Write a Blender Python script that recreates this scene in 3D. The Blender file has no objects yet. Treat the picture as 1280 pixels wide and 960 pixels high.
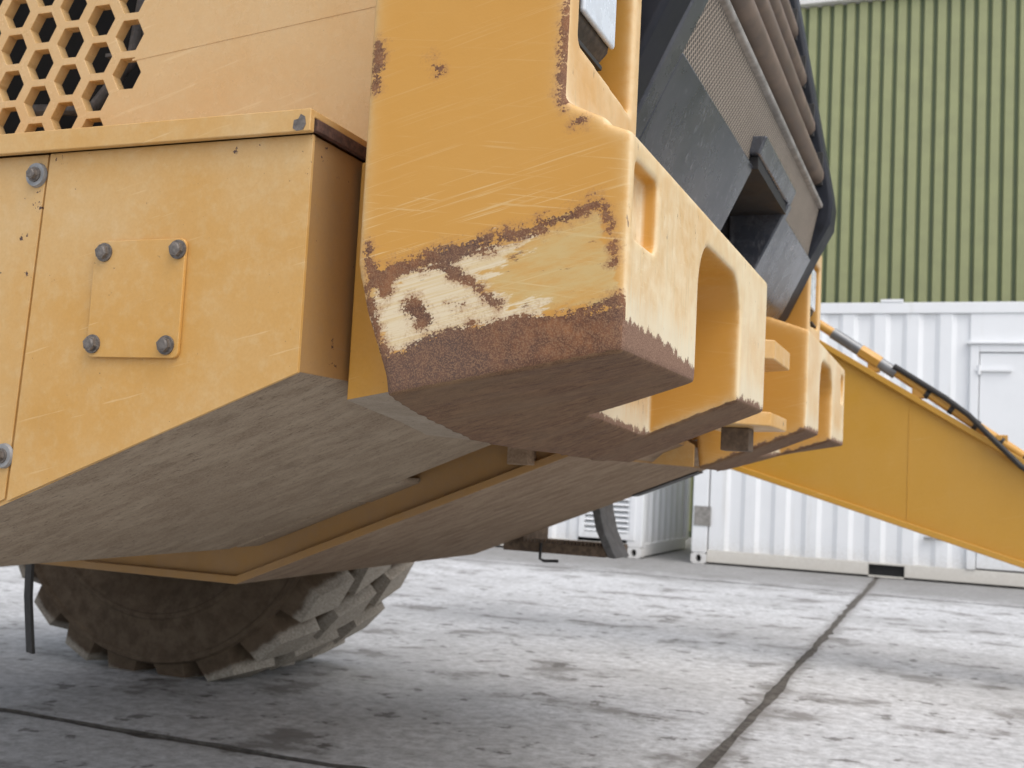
import bpy, bmesh, math, random
import numpy as np
from mathutils import Vector, Matrix

R = math.radians
random.seed(7)
S = bpy.context.scene
COL = S.collection

# ------------------------------------------------------------------ camera
cam_data = bpy.data.cameras.new('camera')
cam = bpy.data.objects.new('camera', cam_data)
COL.objects.link(cam)
cam_data.sensor_width = 36.0
cam_data.lens = 39.0
cam_data.clip_start = 0.05
cam_data.clip_end = 2000
right = Vector((0.92807, 0.36878, 0.05185))
up = Vector((-0.01926, -0.09150, 0.99562))
fwd = Vector((-0.37191, 0.92500, 0.07782))
m = Matrix((right, up, -fwd)).transposed().to_4x4()
m.translation = Vector((0, 0, 0.93))
cam.matrix_world = m
cam_data.dof.use_dof = True
cam_data.dof.focus_distance = 1.55
cam_data.dof.aperture_fstop = 9.0
S.camera = cam

# ------------------------------------------------------------------ light
SUN_DIR = Vector((0.55, -0.30, 1.0)).normalized()
SUN_EL = math.asin(SUN_DIR.z)
SUN_AZ = math.atan2(SUN_DIR.x, SUN_DIR.y)
world = bpy.data.worlds.new('World')
S.world = world
world.use_nodes = True
wt = world.node_tree
wt.nodes.clear()
sky = wt.nodes.new('ShaderNodeTexSky')
sky.sky_type = 'NISHITA'
sky.sun_disc = False
sky.sun_elevation = SUN_EL
sky.sun_rotation = SUN_AZ
sky.air_density = 1.0
sky.dust_density = 3.5
hs = wt.nodes.new('ShaderNodeHueSaturation')
hs.inputs['Saturation'].default_value = 0.38
bg = wt.nodes.new('ShaderNodeBackground')
bg.inputs['Strength'].default_value = 0.15
wo = wt.nodes.new('ShaderNodeOutputWorld')
wt.links.new(sky.outputs[0], hs.inputs['Color'])
wt.links.new(hs.outputs[0], bg.inputs[0])
wt.links.new(bg.outputs[0], wo.inputs[0])
sun_data = bpy.data.lights.new('sun', 'SUN')
sun_data.energy = 0.5
sun_data.angle = R(75)
sun_data.color = (1.0, 0.95, 0.88)
sun = bpy.data.objects.new('sun', sun_data)
sun.rotation_euler = SUN_DIR.to_track_quat('Z', 'Y').to_euler()
sun.location = (0, 0, 30)
COL.objects.link(sun)
S.view_settings.view_transform = 'Standard'
S.view_settings.look = 'None'
S.view_settings.exposure = 0.72
S.view_settings.gamma = 1.0
S.cycles.use_denoising = True
S.cycles.max_bounces = 8
S.cycles.diffuse_bounces = 5

# ------------------------------------------------------------------ node helper
class T:
    def __init__(s, name):
        s.mat = bpy.data.materials.new(name)
        s.mat.use_nodes = True
        s.nt = s.mat.node_tree
        s.nt.nodes.clear()
        s.out = s.nt.nodes.new('ShaderNodeOutputMaterial')
        s.b = s.nt.nodes.new('ShaderNodeBsdfPrincipled')
        s.nt.links.new(s.b.outputs[0], s.out.inputs[0])
        s.tc = None
    def n(s, t):
        return s.nt.nodes.new(t)
    def L(s, a, b):
        if isinstance(a, (int, float)):
            b.default_value = (a, a, a, 1) if b.type == 'RGBA' else a
        elif isinstance(a, tuple):
            b.default_value = a if len(a) == 4 else (*a, 1)
        else:
            s.nt.links.new(a, b)
    def obj(s):
        if not s.tc:
            s.tc = s.n('ShaderNodeTexCoord')
        return s.tc.outputs['Object']
    def pos(s):
        return s.n('ShaderNodeNewGeometry').outputs['Position']
    def attr(s, name):
        a = s.n('ShaderNodeAttribute'); a.attribute_name = name
        return a.outputs['Fac']
    def map(s, vec, scale=(1, 1, 1), rot=(0, 0, 0), loc=(0, 0, 0)):
        q = s.n('ShaderNodeMapping')
        q.inputs['Scale'].default_value = scale
        q.inputs['Rotation'].default_value = rot
        q.inputs['Location'].default_value = loc
        s.nt.links.new(vec, q.inputs[0])
        return q.outputs[0]
    def noise(s, vec, scale, detail=4, rough=.55, stretch=None, rot=(0, 0, 0), loc=(0, 0, 0)):
        if stretch or any(rot) or any(loc):
            if any(rot):
                vec = s.map(vec, rot=rot)
            vec = s.map(vec, stretch or (1, 1, 1), loc=loc)
        q = s.n('ShaderNodeTexNoise')
        q.inputs['Scale'].default_value = scale
        q.inputs['Detail'].default_value = detail
        q.inputs['Roughness'].default_value = rough
        s.nt.links.new(vec, q.inputs['Vector'])
        return q.outputs['Fac']
    def vor(s, vec, scale, feat='F1', rnd=1.0):
        q = s.n('ShaderNodeTexVoronoi')
        q.feature = feat
        q.inputs['Scale'].default_value = scale
        q.inputs['Randomness'].default_value = rnd
        s.nt.links.new(vec, q.inputs['Vector'])
        return q.outputs['Distance']
    def mr(s, f, a, b, c=0., d=1., smooth=True):
        q = s.n('ShaderNodeMapRange')
        q.interpolation_type = 'SMOOTHSTEP' if smooth else 'LINEAR'
        s.L(f, q.inputs[0])
        for i, v in enumerate((a, b, c, d)):
            q.inputs[i + 1].default_value = v
        return q.outputs[0]
    def math(s, op, a, b=0., c=None):
        q = s.n('ShaderNodeMath'); q.operation = op
        s.L(a, q.inputs[0]); s.L(b, q.inputs[1])
        if c is not None: s.L(c, q.inputs[2])
        return q.outputs[0]
    def mix(s, f, a, b, mode='MIX'):
        q = s.n('ShaderNodeMix'); q.data_type = 'RGBA'; q.blend_type = mode
        s.L(f, q.inputs[0]); s.L(a, q.inputs[6]); s.L(b, q.inputs[7])
        return q.outputs[2]
    def bump(s, h, strength=.3, dist=.002):
        q = s.n('ShaderNodeBump')
        q.inputs['Strength'].default_value = strength
        q.inputs['Distance'].default_value = dist
        s.nt.links.new(h, q.inputs['Height'])
        s.nt.links.new(q.outputs[0], s.b.inputs['Normal'])
    def done(s, col, rough=.5, metal=0., spec=.5):
        s.L(col, s.b.inputs['Base Color'])
        s.L(rough, s.b.inputs['Roughness'])
        s.L(metal, s.b.inputs['Metallic'])
        s.L(spec, s.b.inputs['Specular IOR Level'])
        return s.mat

YEL = (0.555, 0.275, 0.048)
YEL_SAT = (0.56, 0.285, 0.045)
CREAM = (0.64, 0.49, 0.28)
DUST = (0.42, 0.34, 0.25)
RUST_D = (0.075, 0.036, 0.027)
RUST_R = (0.20, 0.085, 0.045)

def paint_mat(name, base, dusty=.3, rough=.42, chips=.72, scale=1.0, dust=CREAM):
    t = T(name); o = t.pos()
    a = t.noise(o, 3.2 * scale, 6, .6)
    b = t.noise(o, 55 * scale, 5, .6)
    f = t.math('ADD', t.mr(a, .3, .75, 0, dusty), t.mr(b, .42, .8, 0, dusty * .5))
    col = t.mix(f, base, dust)
    streak = t.noise(o, 26 * scale, 5, .7, stretch=(1.0, 1.0, .12))
    col = t.mix(t.mr(streak, .55, .85, 0, .3 * dusty + .05), col, tuple(c * .82 for c in dust))
    dark = t.noise(o, 7 * scale, 4, .6, loc=(3, 1, 8))
    col = t.mix(t.mr(dark, .55, .8, 0, .12), col, tuple(c * .62 for c in base))
    mot = t.noise(o, 210 * scale, 4, .7)
    col = t.mix(t.mr(mot, .35, .7, 0, .16), col, tuple(c * .72 for c in base))
    spk = t.noise(o, 130 * scale, 3, .6, loc=(9, 1, 4))
    col = t.mix(t.mr(spk, .735, .755, 0, .7), col, (0.10, 0.06, 0.035))
    scr = t.noise(o, 60 * scale, 3, .5, stretch=(.10, .10, 2.2), rot=(0, .25, 0))
    col = t.mix(t.mr(scr, .66, .72, 0, .45 * dusty + .08), col, tuple(min(1, c * 1.15) for c in dust))
    ch = t.math('MULTIPLY', t.noise(o, 38 * scale, 6, .7, loc=(5, 5, 2)), t.mr(t.noise(o, 5 * scale, 2), .4, .65, .6, 1.1))
    chm = t.mr(ch, chips, chips + .02)
    col = t.mix(chm, col, RUST_D)
    r = t.mr(t.noise(o, 14 * scale, 5), .3, .7, rough - .08, rough + .15)
    h = t.math('ADD', t.math('MULTIPLY', b, .6), t.math('MULTIPLY', chm, -.8))
    h = t.math('ADD', h, t.math('MULTIPLY', t.noise(o, 5, 2), 6.0))
    t.bump(h, .22, .0015)
    return t.done(col, r)

def flat_mat(name, base, rough=.5, metal=0., var=.25, scale=20, bump=.1, spec=.5):
    t = T(name); o = t.pos()
    a = t.noise(o, scale, 6, .6)
    b = t.noise(o, scale * .15, 4, .6)
    col = t.mix(t.mr(a, .3, .7, 0, 1), tuple(c * (1 - var) for c in base), tuple(min(1, c * (1 + var * .6)) for c in base))
    col = t.mix(t.mr(b, .4, .7, 0, .35), col, tuple(c * (1 - var) for c in base))
    t.bump(a, bump, .002)
    return t.done(col, t.mr(a, .3, .7, rough - .07, rough + .1), metal, spec)

def cast_mat():
    # scuffed cast steel counterweight: paint, bare primer, rust and dust follow the mesh's wear fields
    t = T('scuffed_yellow_casting'); o = t.pos()
    rust, bare, dull, fringe, under, rear, edge = [t.attr(k) for k in ('rust', 'bare', 'dull', 'fringe', 'under', 'rear', 'edge')]
    n1 = t.noise(o, 45, 8, .68)
    n2 = t.noise(o, 330, 4, .6)
    n3 = t.noise(o, 38, 6, .65, stretch=(.35, 1, 1.5), rot=(0, .22, 0))
    nbig = t.noise(o, 4, 5, .6)
    sc1 = t.noise(o, 150, 4, .6, stretch=(.035, .3, 2.2), rot=(0, .25, 0))
    sc2 = t.noise(o, 120, 4, .6, stretch=(.05, .3, 2.2), rot=(0, -.12, 0), loc=(2, 0, 4))
    scv = t.noise(o, 60, 4, .6, stretch=(1, 2.2, .10))
    # paint
    col = t.mix(t.mr(nbig, .3, .75, 0, .28), YEL, (0.58, 0.325, 0.085))
    col = t.mix(t.mr(n1, .5, .8, 0, .18), col, (0.52, 0.28, 0.08))
    s = t.math('MAXIMUM', t.mr(sc1, .58, .70, 0, .5), t.mr(sc2, .60, .70, 0, .42))
    s = t.math('MULTIPLY', s, t.mr(t.attr('scuff'), 0, 1, .12, 1, False))
    col = t.mix(s, col, (0.74, 0.60, 0.34))
    fr = t.math('MULTIPLY', t.attr('fresh'), t.mr(nbig, .25, .7, .95, .6))
    col = t.mix(fr, col, (0.53, 0.262, 0.045))
    # faded, dusty rear
    rf = t.math('MULTIPLY', rear, t.mr(t.math('ADD', nbig, t.math('MULTIPLY', n1, .5)), .5, .95, .38, 1.0))
    col = t.mix(rf, col, (0.72, 0.605, 0.41))
    vs = t.math('MULTIPLY', rear, t.mr(scv, .54, .72, 0, .6))
    col = t.mix(vs, col, (0.50, 0.39, 0.22))
    dots = t.math('MULTIPLY', rear, t.mr(t.noise(o, 70, 5, .7, stretch=(1, 1, .30)), .655, .69))
    col = t.mix(dots, col, (0.12, 0.06, 0.04))
    # chalky worn zone above the rusty lower edge
    ch = t.math('MULTIPLY', t.mr(t.math('ADD', fringe, t.math('MULTIPLY', t.math('SUBTRACT', scv, .5), .12)), -.06, -.01), rear)
    col = t.mix(t.math('MULTIPLY', ch, .55), col, (0.66, 0.61, 0.47))
    # worn edges
    e = t.math('MULTIPLY', edge, t.mr(n1, .3, .6, .35, 1))
    col = t.mix(t.math('MULTIPLY', e, .6), col, (0.70, 0.55, 0.31))
    # dull scraped area and bare primer
    dm = t.mr(t.math('ADD', dull, t.math('MULTIPLY', t.math('SUBTRACT', n3, .5), .05)), -.001, .004)
    col = t.mix(t.math('MULTIPLY', dm, t.mr(n3, .3, .65, .2, .75)), col, (0.55, 0.42, 0.19))
    bm = t.mr(t.math('ADD', bare, t.math('MULTIPLY', t.math('SUBTRACT', n3, .46), .13)), -.0015, .006)
    bcol = t.mix(t.mr(sc1, .45, .62, 0, .55), (0.68, 0.565, 0.385), (0.60, 0.43, 0.19))
    col = t.mix(bm, col, bcol)
    # rust
    rv = t.math('ADD', rust, t.math('MULTIPLY', t.math('SUBTRACT', n1, .5), .030))
    rv = t.math('ADD', rv, t.math('MULTIPLY', t.math('SUBTRACT', n3, .5), .040))
    rv = t.math('ADD', rv, t.math('MULTIPLY', t.math('SUBTRACT', n2, .5), .032))
    rm = t.mr(rv, -.0012, .0022)
    # rust flecks and scrape lines scattered over the bared area
    fl = t.math('MULTIPLY', t.mr(t.math('MAXIMUM', bare, t.math('SUBTRACT', dull, .012)), -.012, .004), t.mr(t.noise(o, 62, 7, .75, stretch=(.28, .5, 1.3), rot=(0, .18, 0), loc=(6, 2, 3)), .60, .66, 0, .85))
    rm = t.math('MAXIMUM', rm, fl)
    fv = t.math('ADD', fringe, t.math('MULTIPLY', t.math('SUBTRACT', scv, .5), .018))
    fv = t.math('ADD', fv, t.math('MULTIPLY', t.math('SUBTRACT', n1, .5), .045))
    fv = t.math('ADD', fv, t.math('MULTIPLY', t.math('SUBTRACT', n2, .5), .02))
    fm = t.mr(fv, -.001, .003)
    rm = t.math('MAXIMUM', rm, fm)
    grain = t.noise(o, 520, 3, .6)
    rcol = t.mix(t.mr(n1, .35, .7), (0.105, 0.045, 0.026), (0.25, 0.105, 0.044))
    rcol = t.mix(t.mr(nbig, .4, .65, 0, .6), rcol, (0.092, 0.066, 0.058))
    rcol = t.mix(t.mr(grain, .44, .62, 0, .6), rcol, (0.29, 0.165, 0.09))
    rcol = t.mix(fm, rcol, t.mix(t.mr(grain, .35, .65), (0.13, 0.064, 0.040), (0.27, 0.165, 0.11)))
    halo = t.math('MULTIPLY', t.mr(rv, -.013, .0), t.mr(n1, .3, .65, .1, .55))
    col = t.mix(halo, col, (0.36, 0.17, 0.06))
    col = t.mix(rm, col, rcol)
    # underside: rust-brown scraped steel with dried dust, streaked in the driving direction
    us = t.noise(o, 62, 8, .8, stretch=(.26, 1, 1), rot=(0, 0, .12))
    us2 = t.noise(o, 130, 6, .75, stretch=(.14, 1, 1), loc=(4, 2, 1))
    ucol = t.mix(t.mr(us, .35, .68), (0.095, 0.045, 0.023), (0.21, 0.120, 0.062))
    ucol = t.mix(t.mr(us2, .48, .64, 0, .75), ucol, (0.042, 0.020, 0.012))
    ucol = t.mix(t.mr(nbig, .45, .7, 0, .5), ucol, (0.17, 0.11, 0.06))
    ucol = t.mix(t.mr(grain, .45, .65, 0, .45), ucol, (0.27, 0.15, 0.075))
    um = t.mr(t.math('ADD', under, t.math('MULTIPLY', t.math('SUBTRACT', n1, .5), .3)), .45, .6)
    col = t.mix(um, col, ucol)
    allr = t.math('MAXIMUM', rm, um)
    rough = t.mix(allr, t.mr(n1, .3, .7, .36, .55), .92)
    h = t.math('ADD', t.math('MULTIPLY', n2, .25), t.math('MULTIPLY', allr, t.math('MULTIPLY', grain, 2.0)))
    h = t.math('SUBTRACT', h, t.math('MULTIPLY', rm, .9))
    h = t.math('ADD', h, t.math('MULTIPLY', t.noise(o, 25, 3), .8))
    t.bump(h, .35, .0016)
    return t.done(col, rough, 0, .45)

def dust_mat(name, a, b, c, stretch=(.22, 1, 1)):
    t = T(name); o = t.pos()
    n1 = t.noise(o, 22, 8, .72, stretch=stretch)
    n2 = t.noise(o, 75, 6, .7, stretch=tuple(q * .8 if q < 1 else 1.4 for q in stretch), loc=(1, 5, 2))
    n3 = t.noise(o, 3.2, 4, .6)
    n4 = t.noise(o, 150, 5, .7, stretch=tuple(q * 1.6 if q < 1 else 1.0 for q in stretch), loc=(7, 3, 5))
    g = t.noise(o, 260, 3, .6)
    col = t.mix(t.mr(n1, .33, .68), b, a)
    col = t.mix(t.mr(n2, .54, .74, 0, .85), col, c)
    col = t.mix(t.mr(n3, .42, .68, 0, .5), col, b)
    col = t.mix(t.mr(g, .35, .7, 0, .3), col, tuple(min(1, q * 1.35) for q in a))
    col = t.mix(t.mr(n4, .58, .70, 0, .75), col, c)
    blot = t.noise(o, 9, 6, .7, loc=(2, 8, 1))
    col = t.mix(t.mr(blot, .52, .70, 0, .45), col, tuple(q * .75 for q in b))
    t.bump(t.math('ADD', n2, t.math('MULTIPLY', g, .5)), .6, .003)
    return t.done(col, .95, 0, .2)

def ground_mat(name, far=True):
    t = T(name); p = t.pos()
    big = t.noise(p, .55, 5, .6)
    mid = t.noise(p, 2.6, 7, .68, stretch=(.8, 1, 1))
    fine = t.noise(p, 19, 8, .75)
    grit = t.noise(p, 95, 6, .8)
    col = t.mix(t.mr(fine, .3, .7), (0.335, 0.336, 0.338), (0.65, 0.657, 0.668))
    col = t.mix(t.mr(big, .42, .66, 0, .5), col, (0.27, 0.268, 0.266))
    # damp brown-grey stains
    st = t.math('ADD', t.math('MULTIPLY', mid, .72), t.math('MULTIPLY', fine, .28))
    col = t.mix(t.mr(st, .525, .60, 0, .78), col, (0.155, 0.145, 0.135))
    spots = t.math('ADD', t.math('MULTIPLY', t.noise(p, 7, 5, .6, loc=(3, 7, 0)), .8), t.math('MULTIPLY', fine, .2))
    col = t.mix(t.mr(spots, .575, .63, 0, .75), col, (0.092, 0.083, 0.075))
    col = t.mix(t.mr(grit, .58, .70, 0, .42), col, (0.13, 0.123, 0.115))
    # ground darker towards the foot of the containers; dirt along the slab joint
    sx = t.n('ShaderNodeSeparateXYZ'); t.nt.links.new(p, sx.inputs[0])
    yy = t.math('ADD', sx.outputs[1], t.math('MULTIPLY', t.math('SUBTRACT', mid, .5), 3.0))
    col = t.mix(t.mr(yy, 9.6, 11.2, 0, .75), col, t.mix(fine, (0.11, 0.105, 0.10), (0.24, 0.235, 0.225)))
    jx = t.math('ABSOLUTE', t.math('ADD', sx.outputs[0], .735))
    jx = t.math('ADD', jx, t.math('MULTIPLY', t.math('SUBTRACT', fine, .5), .16))
    col = t.mix(t.mr(jx, .0, .09, .75, 0), col, (0.17, 0.16, 0.148))
    t.bump(t.math('ADD', t.math('MULTIPLY', fine, .7), t.math('MULTIPLY', grit, .5)), .45, .006)
    return t.done(col, t.mr(st, .4, .62, .82, .62), 0, .35)

def joint_mat():
    t = T('joint_dirt'); p = t.pos()
    f = t.noise(p, 24, 7, .75)
    col = t.mix(t.mr(f, .3, .7), (0.06, 0.054, 0.048), (0.15, 0.138, 0.124))
    t.bump(f, .6, .006)
    return t.done(col, .95, 0, .2)

def tyre_mat():
    t = T('dusty_rubber'); o = t.obj(); p = t.pos()
    n = t.noise(p, 16, 7, .7); g = t.noise(p, 120, 4, .65); b = t.noise(p, 3, 4)
    col = t.mix(t.mr(n, .3, .7), (0.085, 0.061, 0.042), (0.155, 0.117, 0.082))
    col = t.mix(t.mr(b, .4, .7, 0, .5), col, (0.11, 0.078, 0.052))
    # worn chalky tread, its lit tone against the shaded sidewall painted in, by radius
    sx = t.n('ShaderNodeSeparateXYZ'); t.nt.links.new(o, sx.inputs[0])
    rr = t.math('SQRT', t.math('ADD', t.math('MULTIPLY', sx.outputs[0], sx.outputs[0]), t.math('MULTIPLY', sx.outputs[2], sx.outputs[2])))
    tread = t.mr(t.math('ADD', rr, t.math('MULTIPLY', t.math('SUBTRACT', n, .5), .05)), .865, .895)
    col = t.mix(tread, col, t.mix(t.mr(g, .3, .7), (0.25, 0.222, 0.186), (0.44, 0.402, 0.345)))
    t.bump(t.math('ADD', n, t.math('MULTIPLY', g, .5)), .5, .006)
    return t.done(col, .9, 0, .2)

def white_mat(name, base=(0.80, 0.815, 0.83)):
    t = T(name); p = t.pos()
    st = t.noise(p, 9, 5, .65, stretch=(1, 1, .1))
    n = t.noise(p, 2.2, 5, .6); f = t.noise(p, 40, 5, .7)
    col = t.mix(t.mr(n, .35, .7, 0, .25), base, tuple(c * .86 for c in base))
    col = t.mix(t.mr(st, .56, .8, 0, .35), col, (0.55, 0.53, 0.49))
    sx = t.n('ShaderNodeSeparateXYZ'); t.nt.links.new(p, sx.inputs[0])
    z = t.math('ADD', sx.outputs[2], t.math('MULTIPLY', t.math('SUBTRACT', f, .5), .5))
    col = t.mix(t.mr(z, .0, .35, .5, 0), col, (0.47, 0.43, 0.37))
    t.bump(f, .08, .002)
    return t.done(col, t.mr(n, .3, .7, .35, .5))

def mesh_screen_mat():
    t = T('perforated_sheet'); o = t.obj()
    sx = t.n('ShaderNodeSeparateXYZ'); t.nt.links.new(o, sx.inputs[0])
    cb = t.n('ShaderNodeCombineXYZ'); t.L(sx.outputs[1], cb.inputs[0]); t.L(sx.outputs[2], cb.inputs[1])
    m = t.map(cb.outputs[0], (1, 1, 1), rot=(0, 0, R(45)))
    q = t.n('ShaderNodeTexVoronoi'); q.voronoi_dimensions = '2D'
    q.inputs['Scale'].default_value = 88; q.inputs['Randomness'].default_value = 0
    t.nt.links.new(m, q.inputs['Vector'])
    v = q.outputs['Distance']
    n = t.noise(o, 9, 5, .6)
    col = t.mix(t.mr(v, .33, .46), (0.05, 0.042, 0.034), t.mix(n, (0.24, 0.195, 0.15), (0.38, 0.32, 0.26)))
    t.bump(t.mr(v, .33, .46), .6, .002)
    return t.done(col, .75)

def grille_mat():
    t = T('scratched_dark_plastic'); o = t.pos()
    n = t.noise(o, 7, 6, .65); s = t.noise(o, 42, 5, .6, stretch=(2.0, .16, .7), rot=(.9, 0, 0))
    s2 = t.noise(o, 30, 5, .6, stretch=(2.0, 1.6, .10), rot=(-.35, 0, 0), loc=(3, 2, 7))
    col = t.mix(t.mr(n, .3, .7), (0.028, 0.033, 0.045), (0.055, 0.062, 0.078))
    col = t.mix(t.mr(s2, .56, .76, 0, .6), col, (0.20, 0.21, 0.23))
    col = t.mix(t.mr(s, .60, .72, 0, .4), col, (0.22, 0.225, 0.24))
    d = t.noise(o, 3, 4)
    col = t.mix(t.mr(d, .4, .7, .0, .35), col, (0.15, 0.15, 0.155))
    t.bump(s2, .12, .001)
    return t.done(col, t.mr(n, .3, .7, .20, .36), 0, .5)

M = {}
M['cast'] = cast_mat()
M['paint'] = paint_mat('dusty_yellow_paint', (0.56, 0.30, 0.072), .46, .40, .70)
M['hood'] = paint_mat('faded_hood_paint', (0.575, 0.35, 0.14), .42, .26, .80)
M['sat'] = paint_mat('clean_yellow_paint', YEL_SAT, .12, .38, .80)
M['boom'] = paint_mat('boom_yellow_paint', (0.50, 0.262, 0.028), .06, .42, .85, .5)
M['rust_shade_paint'] = paint_mat('rusty_shaded_yellow_paint', (0.37, 0.205, 0.065), .5, .7, .68, 1.0, (0.27, 0.18, 0.105))
M['dust'] = dust_mat('dried_mud_underside', (0.34, 0.272, 0.196), (0.225, 0.168, 0.116), (0.072, 0.046, 0.031))
M['greydust'] = dust_mat('grey_dust', (0.36, 0.305, 0.24), (0.27, 0.22, 0.165), (0.19, 0.15, 0.11), (1, .3, 1))
M['belly'] = dust_mat('scraped_belly_plate', (0.34, 0.255, 0.175), (0.21, 0.14, 0.09), (0.085, 0.046, 0.028))
M['ground'] = ground_mat('stained_concrete')
M['joint'] = joint_mat()
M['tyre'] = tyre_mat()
M['rim'] = flat_mat('muddy_rim', (0.17, 0.13, 0.09), .85)
M['white'] = white_mat('white_container_paint')
M['creamwhite'] = white_mat('white_rail_paint', (0.72, 0.70, 0.65))
M['slat'] = flat_mat('pale_green_cladding', (0.30, 0.315, 0.158), .55, 0, .08, 3, .03)
M['green'] = flat_mat('dark_green_cladding', (0.105, 0.135, 0.070), .6, 0, .12, 3, .03)
M['fascia'] = flat_mat('off_white_fascia', (0.72, 0.71, 0.68), .5, 0, .06, 3, .02)
M['black'] = flat_mat('black_rubber', (0.022, 0.021, 0.02), .6, 0, .3, 40)
M['dark'] = flat_mat('hollow_shade_black', (0.012, 0.012, 0.013), .7, 0, .4, 12)  # near-black that paints the shade inside hollows
M['bolt'] = flat_mat('weathered_bolt_steel', (0.20, 0.175, 0.155), .55, .5, .4, 160, .4)
M['steel'] = flat_mat('bright_steel', (0.24, 0.245, 0.25), .45, .6, .2, 14, .02)
M['grey'] = flat_mat('grey_metal', (0.33, 0.33, 0.33), .5, .3, .25, 40)
M['greyhose'] = flat_mat('grey_hose', (0.24, 0.225, 0.22), .6, 0, .4, 40)
M['grille'] = grille_mat()
M['blackplastic'] = flat_mat('black_plastic_frame', (0.014, 0.016, 0.023), .5, 0, .4, 12, .05, .25)
M['screen'] = mesh_screen_mat()
M['louvre'] = flat_mat('dusty_louvre', (0.15, 0.108, 0.080), .6, 0, .35, 14, .15)
M['lens'] = flat_mat('milky_lamp_lens', (0.60, 0.66, 0.72), .25, 0, .10, 24, .06)
M['lampdirt'] = flat_mat('muddy_lamp_housing', (0.085, 0.068, 0.05), .85, 0, .5, 60, .4)
M['mud'] = flat_mat('rusty_muddy_steel', (0.16, 0.115, 0.08), .9, 0, .45, 50, .5)
M['rust'] = flat_mat('bare_rust', (0.11, 0.058, 0.042), .95, 0, .5, 120, .5)
M['strapgrey'] = flat_mat('grey_rubber', (0.13, 0.13, 0.13), .7, 0, .35, 30)
M['sign'] = flat_mat('grey_plate', (0.30, 0.285, 0.265), .6, .2, .35, 30)

# ------------------------------------------------------------------ mesh helper
class MB:
    def __init__(s):
        s.v = []; s.f = []; s.mi = []
    def add(s, vs, fs, mi=0):
        k = len(s.v)
        s.v += [tuple(map(float, p)) for p in vs]
        s.f += [tuple(i + k for i in f) for f in fs]
        s.mi += [mi] * len(fs)
    def box(s, x0, x1, y0, y1, z0, z1, mi=0):
        s.add([(x0, y0, z0), (x1, y0, z0), (x1, y1, z0), (x0, y1, z0), (x0, y0, z1), (x1, y0, z1), (x1, y1, z1), (x0, y1, z1)],
              [(0, 3, 2, 1), (4, 5, 6, 7), (0, 1, 5, 4), (1, 2, 6, 5), (2, 3, 7, 6), (3, 0, 4, 7)], mi)
    def prism(s, poly, ax, a, b, mi=0, side_mi=None):
        n = len(poly)
        def P(p, q):
            return {'Y': (p[0], q, p[1]), 'X': (q, p[0], p[1]), 'Z': (p[0], p[1], q)}[ax]
        vs = [P(p, a) for p in poly] + [P(p, b) for p in poly]
        s.add(vs, [tuple(range(n)), tuple(range(2 * n - 1, n - 1, -1))], mi)
        k = len(s.v) - 2 * n
        for i in range(n):
            j = (i + 1) % n
            s.f.append((k + i, k + n + i, k + n + j, k + j))
            s.mi.append(side_mi[i] if side_mi else mi)
    def cyl(s, p0, p1, r0, r1=None, n=16, mi=0):
        r1 = r0 if r1 is None else r1
        p0 = Vector(p0); p1 = Vector(p1); d = (p1 - p0).normalized()
        a = d.orthogonal().normalized(); b = d.cross(a)
        vs = []
        for p, r in ((p0, r0), (p1, r1)):
            for i in range(n):
                t = 2 * math.pi * i / n
                vs.append(p + (a * math.cos(t) + b * math.sin(t)) * r)
        fs = [(i, (i + 1) % n, n + (i + 1) % n, n + i) for i in range(n)]
        fs += [tuple(range(n - 1, -1, -1)), tuple(range(n, 2 * n))]
        s.add(vs, fs, mi)
    def tube(s, pts, r, n=10, mi=0):
        pts = [Vector(p) for p in pts]
        vs = []
        for i, p in enumerate(pts):
            d = (pts[min(i + 1, len(pts) - 1)] - pts[max(i - 1, 0)]).normalized()
            a = d.cross(Vector((0.13, 0.98, 0.1))).normalized(); b = d.cross(a)
            for k in range(n):
                t = 2 * math.pi * k / n
                vs.append(p + (a * math.cos(t) + b * math.sin(t)) * r)
        fs = []
        for i in range(len(pts) - 1):
            for k in range(n):
                k2 = (k + 1) % n
                fs.append((i * n + k, i * n + k2, (i + 1) * n + k2, (i + 1) * n + k))
        fs += [tuple(range(n)), tuple(range(len(vs) - 1, len(vs) - n - 1, -1))]
        s.add(vs, fs, mi)
    def lathe(s, prof, c, n=48, mi=0, closed=False):
        # profile of (radius, y offset) about an axle along Y through c
        k = len(prof); vs = []
        for i in range(n):
            t = 2 * math.pi * i / n
            for r, y in prof:
                vs.append((c[0] + r * math.cos(t), c[1] + y, c[2] + r * math.sin(t)))
        fs = []
        for i in range(n):
            j = (i + 1) % n
            for q in range(k - (0 if closed else 1)):
                q2 = (q + 1) % k
                fs.append((i * k + q, i * k + q2, j * k + q2, j * k + q))
        s.add(vs, fs, mi)

WLOC = {}
def link(o, parent=None, loc=(0, 0, 0)):
    COL.objects.link(o)
    w = Vector(loc)
    if parent:
        o.parent = parent
        o.location = w - WLOC[parent.name]
    else:
        o.location = w
    WLOC[o.name] = w
    return o

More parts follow.
